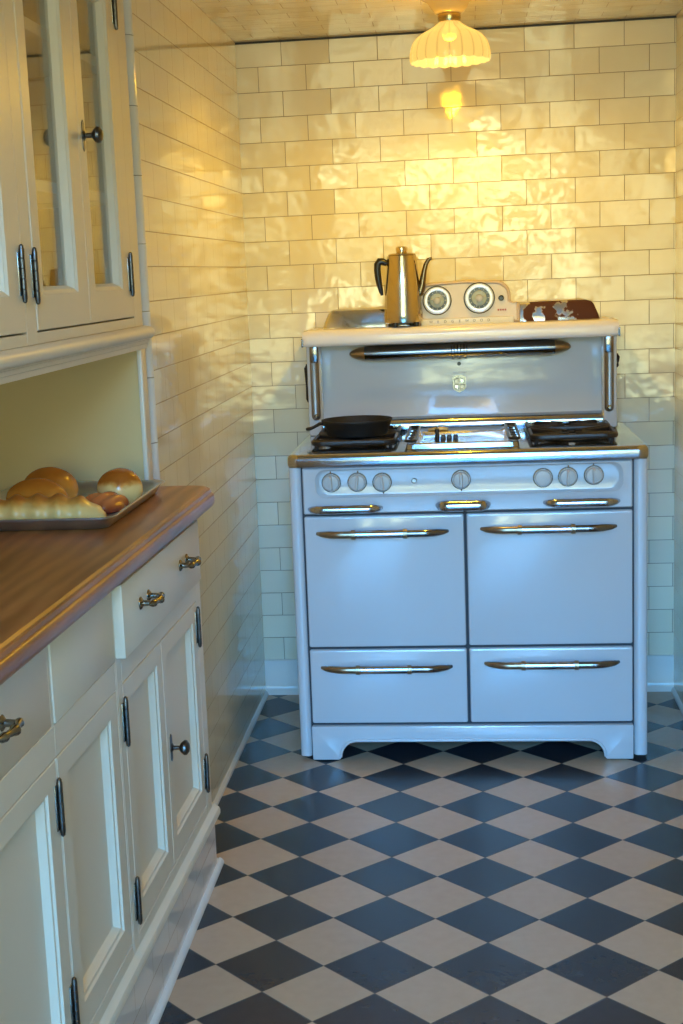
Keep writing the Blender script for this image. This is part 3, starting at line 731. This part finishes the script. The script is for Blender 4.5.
def hinge(parent, y, z, x, h=.085, leaf=.012):
    m = MB().mat(1).box(x - .001, x + .002, y - leaf, y + leaf, z - h / 2 + .006, z + h / 2 - .006, .0008)
    r = .0048
    prof = [(.0015, z - h / 2 - .006), (.004, z - h / 2 - .003), (.004, z - h / 2), (r, z - h / 2 + .002)]
    for k in range(1, 5):
        zz = z - h / 2 + h * k / 5; prof += [(r, zz - .001), (r * .8, zz), (r, zz + .001)]
    prof += [(r, z + h / 2 - .002), (.004, z + h / 2), (.004, z + h / 2 + .003), (.0015, z + h / 2 + .006)]
    m.mat(0).lathe(prof, (x + .0055, y, 0), 'z', 12)
    return m.build('hinge', ['hinge', 'nickel'], parent)
def knob(parent, y, z, x):
    m = MB().lathe([(.010, x - .001), (.010, x + .003), (.0045, x + .006), (.0045, x + .018), (.011, x + .022), (.016, x + .029), (.0155, x + .034), (.009, x + .039), (.002, x + .040)], (0, y, z), 'x', 24)
    # key plate behind it
    m.prism([(y - .007, z - .024), (y, z - .030), (y + .007, z - .024), (y + .0075, z + .024), (y, z + .030), (y - .0075, z + .024)], 'x', x - .001, x + .002)
    return m.build('door_knob', 'hinge', parent)
def pull(parent, y, z, x):
    m = MB()
    for s_ in (-1, 1):
        m.lathe([(.013, x - .001), (.012, x + .002), (.006, x + .006), (.005, x + .02), (.007, x + .025)], (0, y + s_ * .032, z), 'x', 16)
    pts, rad = [], []
    for t, r, dx in ((-1.35, .0015, .020), (-1.15, .006, .024), (-.9, .0075, .026), (-.6, .005, .027), (-.25, .006, .030), (0, .0085, .031), (.25, .006, .030), (.6, .005, .027), (.9, .0075, .026), (1.15, .006, .024), (1.35, .0015, .020)):
        pts.append((x + dx, y + t * .034, z)); rad.append(r)
    m.tube(pts, rad, 12)
    return m.build('drawer_pull', 'nickel', parent)

# ------------------------------------------------------------------ lower cupboards
XF = -.63
ZT = .930
def lower_unit(name, label, y0, y1, frame_boxes):
    u = thing(name, label, 'cabinet', (-.87, (y0 + y1) / 2, .165), 'painted base cupboards under the wooden counter')
    c = MB().box(-1.19, -.66, y0 + .001, y1 - .001, .19, ZT - .001)
    c.build('carcass', 'paint', u)
    f = MB()
    for a, b, c_, d_ in frame_boxes: f.box(-.665, XF, a, b, c_, d_, .0012, 1)
    f.build('face_frame', 'paint', u)
    return u
def settle(o):
    """the row of base cupboards runs a degree out of line with the wall"""
    for q_ in [o] + list(o.children_recursive):
        if q_.type == 'MESH':
            off = Vector((0, 0, 0)); w_ = q_
            while w_ is not None: off += w_.location; w_ = w_.parent
            for v_ in q_.data.vertices: v_.co.x += .019 * (v_.co.y + off.y - 3.3)
    return o
DT, DB = .722, .232      # door top and bottom
# far unit: wide drawer over a pair of doors
ya, yb = 2.482, 3.245
u1 = lower_unit('base_cupboard', 'base cupboard with wide two-pull drawer over paired doors, beside the tiled wall', ya, yb,
                [(ya, 2.518, .19, ZT - .001), (3.192, yb, .19, ZT - .001), (2.518, 3.192, DT + .002, .776), (2.518, 3.192, .19, DB - .002), (2.518, 3.192, .918, ZT - .001)])
dr = MB().box(-.66, -.611, 2.486, 3.175, .779, .916, .0025).build('drawer', 'paint', u1)
pull(dr, 2.645, .853, -.611); pull(dr, 3.00, .853, -.611)
d1 = panel_door('cabinet_door', u1, 2.520, 2.831, DB, DT, XF, st=.045, rt=.04, rb=.05)
d2 = panel_door('cabinet_door', u1, 2.834, 3.190, DB, DT, XF, st=.045, rt=.04, rb=.05)
for z_ in (.652, .299): hinge(d1, 2.513, z_, XF); hinge(d2, 3.186, z_ + .012, XF)
knob(d2, 2.866, .482, XF)
# middle unit: plain apron over one panelled door
yc = 2.105
u2 = lower_unit('base_cupboard', 'base cupboard with plain apron over a single panelled door, between the two drawers', yc + .001, ya,
                [(2.474, ya, .19, ZT - .001), (yc + .001, 2.474, DT + .002, .776), (yc + .001, 2.474, .19, DB - .002)])
MB().box(-.66, XF + .0025, yc + .003, 2.472, .778, .928, .002).build('apron_panel', 'paint', u2)
panel_door('cabinet_door', u2, yc + .003, 2.472, DB, DT, XF, st=.05, rt=.04, rb=.05)
# near unit: drawer over a pair of doors, only partly in the picture
yd = 1.16
u3 = lower_unit('base_cupboard', 'base cupboard at the near end of the counter, its drawer pull half in view', yd, yc,
                [(yd, 1.2, .19, ZT - .001), (1.2, yc, DT + .002, .776), (1.2, yc, .19, DB - .002), (2.101, yc, .19, DT + .002), (2.094, yc, .776, ZT - .001)])
dr3 = MB().box(-.66, XF + .001, 1.203, 2.092, .778, .928, .002).build('drawer', 'paint', u3)
pull(dr3, 1.43, .853, XF); pull(dr3, 1.845, .853, XF)
d4 = panel_door('cabinet_door', u3, 1.203, 1.650, DB, DT, XF, st=.05, rt=.04, rb=.05)
d5 = panel_door('cabinet_door', u3, 1.653, 2.100, DB, DT, XF, st=.05, rt=.04, rb=.05)
for z_ in (.646, .311): hinge(d5, 2.094, z_, XF); hinge(d4, 1.21, z_, XF)
knob(d4, 1.62, .482, XF)
for u_ in (u1, u2, u3): settle(u_)

# ledge moulding, tiled toe kick and its cove
lp = [(-.70, .163), (-.634, .163), (-.630, .167), (-.627, .172), (-.621, .174), (-.616, .180), (-.616, .190), (-.619, .196), (-.625, .199), (-.631, .207), (-.70, .208)]
settle(struct(MB().prism(lp, 'y', yd, 3.272), 'trim_2', 'paint', 'painted ledge moulding running under the base cupboards'))
struct(MB().box(-1.19, -.649, yd, 3.36, 0, .162), 'trim_3', 'tile_kick', 'glossy tiled toe kick under the base cupboards')
struct(MB().prism([(-.649, 0), (-.637, 0), (-.638, .006), (-.643, .012), (-.649, .014)], 'y', yd, 3.395).box(XL - .01, -.649, 3.36, 3.395, 0, .014, .004), 'trim_4', 'tile_plain')

# countertop with moulded edge
CZ = .975
cp = [(-1.19, ZT), (-.602, ZT), (-.5955, ZT + .002), (-.592, ZT + .007), (-.5905, ZT + .014), (-.5905, ZT + .022), (-.592, ZT + .028), (-.5945, ZT + .0315), (-.598, ZT + .0325),
      (-.5985, ZT + .0345), (-.5985, ZT + .038), (-.600, ZT + .0405), (-.604, ZT + .0415), (-.606, ZT + .0405), (-.608, ZT + .0425), (-.610, ZT + .0445), (-.613, CZ - .0003), (-.620, CZ), (-1.19, CZ)]
ct_ = MB()
def cring(y, inset):
    return [(min(x, -.618 - 0 + .0) if False else (max(x - inset, -.66) if x > -1 else x), y, z) for x, z in cp]
ls = [cring(yd, 0), cring(3.275, 0)]
for k in range(1, 7):
    a = PI / 2 * k / 6; ls.append(cring(3.275 + .038 * math.sin(a), .03 * (1 - math.cos(a))))
# only the part in front of the tile wall runs on past the recess
ct_.loops(ls)
ctop = settle(ct_.build('countertop', 'wood', None, 40))
tag(ctop, 'brown wooden countertop with moulded edge on the base cupboards', 'countertop')

# ------------------------------------------------------------------ niche above the counter
YN = 3.262
nb = MB().box(-1.19, -1.11, yd, YN, CZ + .0005, 1.30).box(-1.11, -.7365, YN - .018, YN, CZ + .0005, 1.30)
struct(nb, 'wall_recess', 'paint_in', 'olive green lining of the recess behind the bread tray')
struct(MB().box(-.745, -.7345, YN - .026, 3.284, CZ, 1.30, .002), 'trim_5', 'paint')

# ------------------------------------------------------------------ upper cupboards
XU = -.735
ZB = 1.352
def upper_unit(label, y0, y1, boxes):
    u = thing('wall_cupboard', label, 'cabinet', (-.92, (y0 + y1) / 2, ZB), 'glazed wall cupboards over the recess')
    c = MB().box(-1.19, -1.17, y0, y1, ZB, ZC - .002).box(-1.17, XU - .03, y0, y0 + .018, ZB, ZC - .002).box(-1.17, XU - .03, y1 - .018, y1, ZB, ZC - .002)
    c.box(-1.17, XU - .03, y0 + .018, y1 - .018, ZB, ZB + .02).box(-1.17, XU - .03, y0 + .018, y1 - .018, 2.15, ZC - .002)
    c.build('carcass', 'inside_shade', u)
    for z_ in (1.633, 1.917):
        MB().box(-1.17, XU - .04, y0 + .018, y1 - .018, z_ - .011, z_ + .011, .002).build('shelf', 'shelf', u)
    f = MB()
    for a, b, c_, d_ in boxes: f.box(XU - .03, XU, a, b, c_, d_, .0012, 1)
    f.build('face_frame', 'paint', u)
    return u
v1 = upper_unit('glass door wall cupboard above the bread tray, next to the tiled wall', 2.388, 3.274, [(2.388, 2.448, ZB, ZC - .002), (3.195, 3.274, ZB, ZC - .002), (2.448, 3.195, ZB, 1.372), (2.448, 3.195, 2.12, ZC - .002)])
g1 = glass_door(v1, 2.451, 2.806, 1.375, 2.117, XU + .001, .048, .075)
g2 = glass_door(v1, 2.809, 3.192, 1.375, 2.117, XU + .001, .054, .095)
for z_ in (1.468, 2.03): hinge(g1, 2.446, z_, XU); hinge(g2, 3.168, z_, XU, leaf=.014)
knob(g2, 2.842, 1.735, XU + .001)
v2 = upper_unit('glass door wall cupboard at the near end, only its right door edge in view', 1.54, 2.387, [(1.54, 1.60, ZB, ZC - .002), (1.60, 2.387, ZB, 1.372), (1.60, 2.387, 2.12, ZC - .002)])
g3 = glass_door(v2, 1.603, 1.990, 1.375, 2.117, XU + .001, .07, .07)
g4 = glass_door(v2, 1.993, 2.384, 1.375, 2.117, XU + .001, .07, .082)
for z_ in (1.472, 2.03): hinge(g4, 2.372, z_, XU); hinge(g3, 1.61, z_, XU)
knob(g3, 1.96, 1.735, XU + .001)
# cornice under the cupboards
kp_ = [(-1.19, 1.300), (-.734, 1.300), (-.7325, 1.310), (-.730, 1.312), (-.729, 1.319), (-.7265, 1.321)]
for k in range(7):
    a = -PI / 2 + PI * k / 6; kp_.append((-.7265 + .0135 * math.cos(a), 1.336 + .0135 * math.sin(a)))
kp_ += [(-.731, 1.3515), (-1.19, 1.3515)]
struct(MB().prism(kp_, 'y', 1.54, 3.276).prism([(x if x > -1 else -.7600, z) for x, z in kp_], 'y', 3.276, 3.300), 'trim_6', 'paint', 'rounded cornice shelf under the glass cupboards')

# ------------------------------------------------------------------ tray and bread
tx0, tx1, ty0, ty1, tz = -1.045, -.695, 2.715, 3.235, CZ + .0008
def TR(d, z): return FZ(rr(tx0 + d, tx1 - d, ty0 + d, ty1 - d, .03, 6), z)
tr = MB().loops([TR(.022, tz), TR(.016, tz + .001), TR(.006, tz + .018), TR(.001, tz + .0225), TR(-.003, tz + .023), TR(-.0035, tz + .0255), TR(-.001, tz + .0265), TR(.003, tz + .0255), TR(.009, tz + .018), TR(.019, tz + .0025), TR(.026, tz + .0016)])
tray = tr.build('baking_tray', 'alu', None, 50)
tag(tray, 'aluminium baking tray holding bread on the wooden countertop', 'tray')
TB = tz + .0018
def blob(name, mat, label, c, rx, ry, rz, rot=0, base=.38, lumps=0, amp=0, seed=1, bumps=None):
    """a baked loaf: flattened underneath, domed on top"""
    bm = bmesh.new(); bmesh.ops.create_icosphere(bm, subdivisions=4, radius=1)
    rn = random.Random(seed); ph = [rn.uniform(0, 6) for _ in range(6)]
    for v_ in bm.verts:
        x, y, z = v_.co
        w_ = 1 + .035 * math.sin(3 * x + ph[0]) * math.cos(2.5 * y + ph[1]) + .02 * math.sin(6 * y + ph[2] + 3 * z)
        if lumps:
            w_ *= 1 + amp * (abs(math.cos(x * lumps * 1.2 + ph[3])) - .5) * (0.4 + .6 * max(0, z + .3))
        p_ = abs(x) ** 0.0
        z2 = z * rz * w_
        lo = -rz * base
        if z2 < lo: z2 = lo + (z2 - lo) * .04
        v_.co = Vector((x * rx * w_, y * ry * w_, z2))
    zmin = min(v_.co.z for v_ in bm.verts)
    for v_ in bm.verts: v_.co.z -= zmin
    me = bpy.data.meshes.new(name); bm.to_mesh(me); bm.free()
    me.materials.append(M[mat]); me.polygons.foreach_set('use_smooth', [True] * len(me.polygons))
    o = bpy.data.objects.new(name, me); COL.objects.link(o); o.location = c; o.rotation_euler = (0, 0, rot)
    return tag(o, label, 'bread', 'loaves on the baking tray')
blob('bread_roll', 'roll', 'round brown-topped bread roll in the far corner of the tray', (-.757, 3.05, TB), .048, .046, .046, 0, .70, seed=3)
blob('bread_loaf', 'crust', 'tall golden loaf at the back of the tray', (-.918, 3.06, TB), .063, .052, .052, .1, .55, seed=5)
blob('bread_loaf', 'crust', 'smaller golden loaf in front of the tall one', (-.915, 2.955, TB), .070, .050, .046, -.1, .55, seed=8)
def braid(c, L, ry, rz, n):
    """a plaited loaf lying along x: lumps in a row, crests slanting across the top"""
    ls = []; m = 64
    for i in range(m + 1):
        t = -1 + 2 * i / m; env = max(.06, (1 - abs(t) ** 3.2)) ** .5
        l = []
        for k in range(32):
            a = 2 * PI * k / 32; cy, cz = math.cos(a), math.sin(a)
            w_ = 1 + .13 * math.cos(PI * n * t + 1.1 * cy + .4) * (.55 + .45 * max(0, cz))
            y, z = ry * env * w_ * cy, rz * env * w_ * cz
            if z < -rz * .45 * env: z = -rz * .45 * env
            l.append((L * t, y, z + rz * .45 * env))
        ls.append(l)
    mb = MB().loops(ls); o = mb.build('bread_loaf', 'pale', None, 80); o.location = c
    return tag(o, 'long pale braided loaf along the near edge of the tray', 'bread', 'loaves on the baking tray')
braid((-.876, 2.842, TB), .136, .046, .036, 6)
blob('pastry', 'glaze', 'flat glazed red-brown pastry between the braid and the roll', (-.772, 2.95, TB), .048, .060, .027, -.3, .3, 5, .25, seed=14)

# ------------------------------------------------------------------ light
wld = bpy.data.worlds.new('World'); SC.world = wld; wld.use_nodes = True
nt = wld.node_tree; nt.nodes.clear()
out = N(nt, 'ShaderNodeOutputWorld'); bg = N(nt, 'ShaderNodeBackground'); nt.links.new(bg.outputs[0], out.inputs[0])
tc = N(nt, 'ShaderNodeTexCoord')
sp_ = N(nt, 'ShaderNodeSeparateXYZ'); nt.links.new(tc.outputs['Generated'], sp_.inputs[0])
nz = N(nt, 'ShaderNodeTexNoise'); nz.inputs['Scale'].default_value = 12; nz.inputs['Detail'].default_value = 5; nt.links.new(tc.outputs['Generated'], nz.inputs['Vector'])
a = N(nt, 'ShaderNodeMath', operation='MULTIPLY_ADD'); nt.links.new(nz.outputs['Fac'], a.inputs[0]); a.inputs[1].default_value = 0.10; nt.links.new(sp_.outputs[2], a.inputs[2])
sm = N(nt, 'ShaderNodeMapRange', interpolation_type='SMOOTHSTEP'); sm.inputs['From Min'].default_value = .19; sm.inputs['From Max'].default_value = .25; nt.links.new(a.outputs[0], sm.inputs['Value'])
n2 = N(nt, 'ShaderNodeTexNoise'); n2.inputs['Scale'].default_value = 26; n2.inputs['Detail'].default_value = 4; nt.links.new(tc.outputs['Generated'], n2.inputs['Vector'])
cr = N(nt, 'ShaderNodeValToRGB'); e = cr.color_ramp.elements        # sunlit leaves and the gaps between them
e[0].position = .46; e[0].color = (.008, .014, .006, 1); e[1].position = .57; e[1].color = (.34, .38, .22, 1)
nt.links.new(n2.outputs['Fac'], cr.inputs[0])
mx = N(nt, 'ShaderNodeMix', data_type='RGBA'); nt.links.new(sm.outputs[0], mx.inputs['Factor']); nt.links.new(cr.outputs[0], mx.inputs['A']); mx.inputs['B'].default_value = (.10, .45, 1.0, 1)
nt.links.new(mx.outputs['Result'], bg.inputs['Color']); bg.inputs['Strength'].default_value = 43

pl = bpy.data.lights.new('window_portal', 'AREA'); pl.shape = 'RECTANGLE'; pl.size = WX1 - WX0; pl.size_y = WZ1 - WZ0; pl.cycles.is_portal = True
po = bpy.data.objects.new('window_portal', pl); COL.objects.link(po); po.location = ((WX0 + WX1) / 2, RY - .12, (WZ0 + WZ1) / 2); po.rotation_euler = (PI / 2, 0, 0)
bl = bpy.data.lights.new('lamp_bulb_light', 'POINT'); bl.energy = 18.5; bl.color = (1, .57, .02); bl.shadow_soft_size = .03
bo = bpy.data.objects.new('lamp_bulb_light', bl); COL.objects.link(bo); bo.location = (ax, ay, 2.048)

l2 = bpy.data.lights.new('hall_lamp_light', 'POINT'); l2.energy = 7.5; l2.color = (1, .62, .12); l2.shadow_soft_size = .10
o2 = bpy.data.objects.new('hall_lamp_light', l2); COL.objects.link(o2); o2.location = (.05, 1.2, 2.05)

# ------------------------------------------------------------------ camera
f, pitch, yaw, roll, cu_, cv_ = 1444.2497, 0.1792, 0.1175, -0.0424, 303.4052, 537.1475
cam = bpy.data.cameras.new('camera'); co = bpy.data.objects.new('camera', cam); COL.objects.link(co)
fw = Vector((-math.sin(yaw) * math.cos(pitch), math.cos(yaw) * math.cos(pitch), -math.sin(pitch)))
ri = Vector((math.cos(yaw), math.sin(yaw), 0)); up = ri.cross(fw)
r2 = ri * math.cos(roll) + up * math.sin(roll); u2 = -ri * math.sin(roll) + up * math.cos(roll)
mt = Matrix((r2, u2, -fw)).transposed().to_4x4(); mt.translation = Vector((0, 0, 1.45)); co.matrix_world = mt
cam.sensor_fit = 'VERTICAL'; cam.sensor_height = 36; cam.sensor_width = 24; cam.lens = f * 36 / 1024
cam.shift_x = (341.5 - cu_) / 1024; cam.shift_y = (cv_ - 512) / 1024; cam.clip_start = .05
SC.camera = co
SC.view_settings.view_transform = 'Standard'; SC.view_settings.look = 'None'; SC.view_settings.gamma = 1; SC.view_settings.use_curve_mapping = False
SC.view_settings.exposure = 0.0
SC.cycles.max_bounces = 10; SC.cycles.diffuse_bounces = 5; SC.cycles.glossy_bounces = 6; SC.cycles.transparent_max_bounces = 12; SC.cycles.sample_clamp_indirect = 8
SC.cycles.use_denoising = True
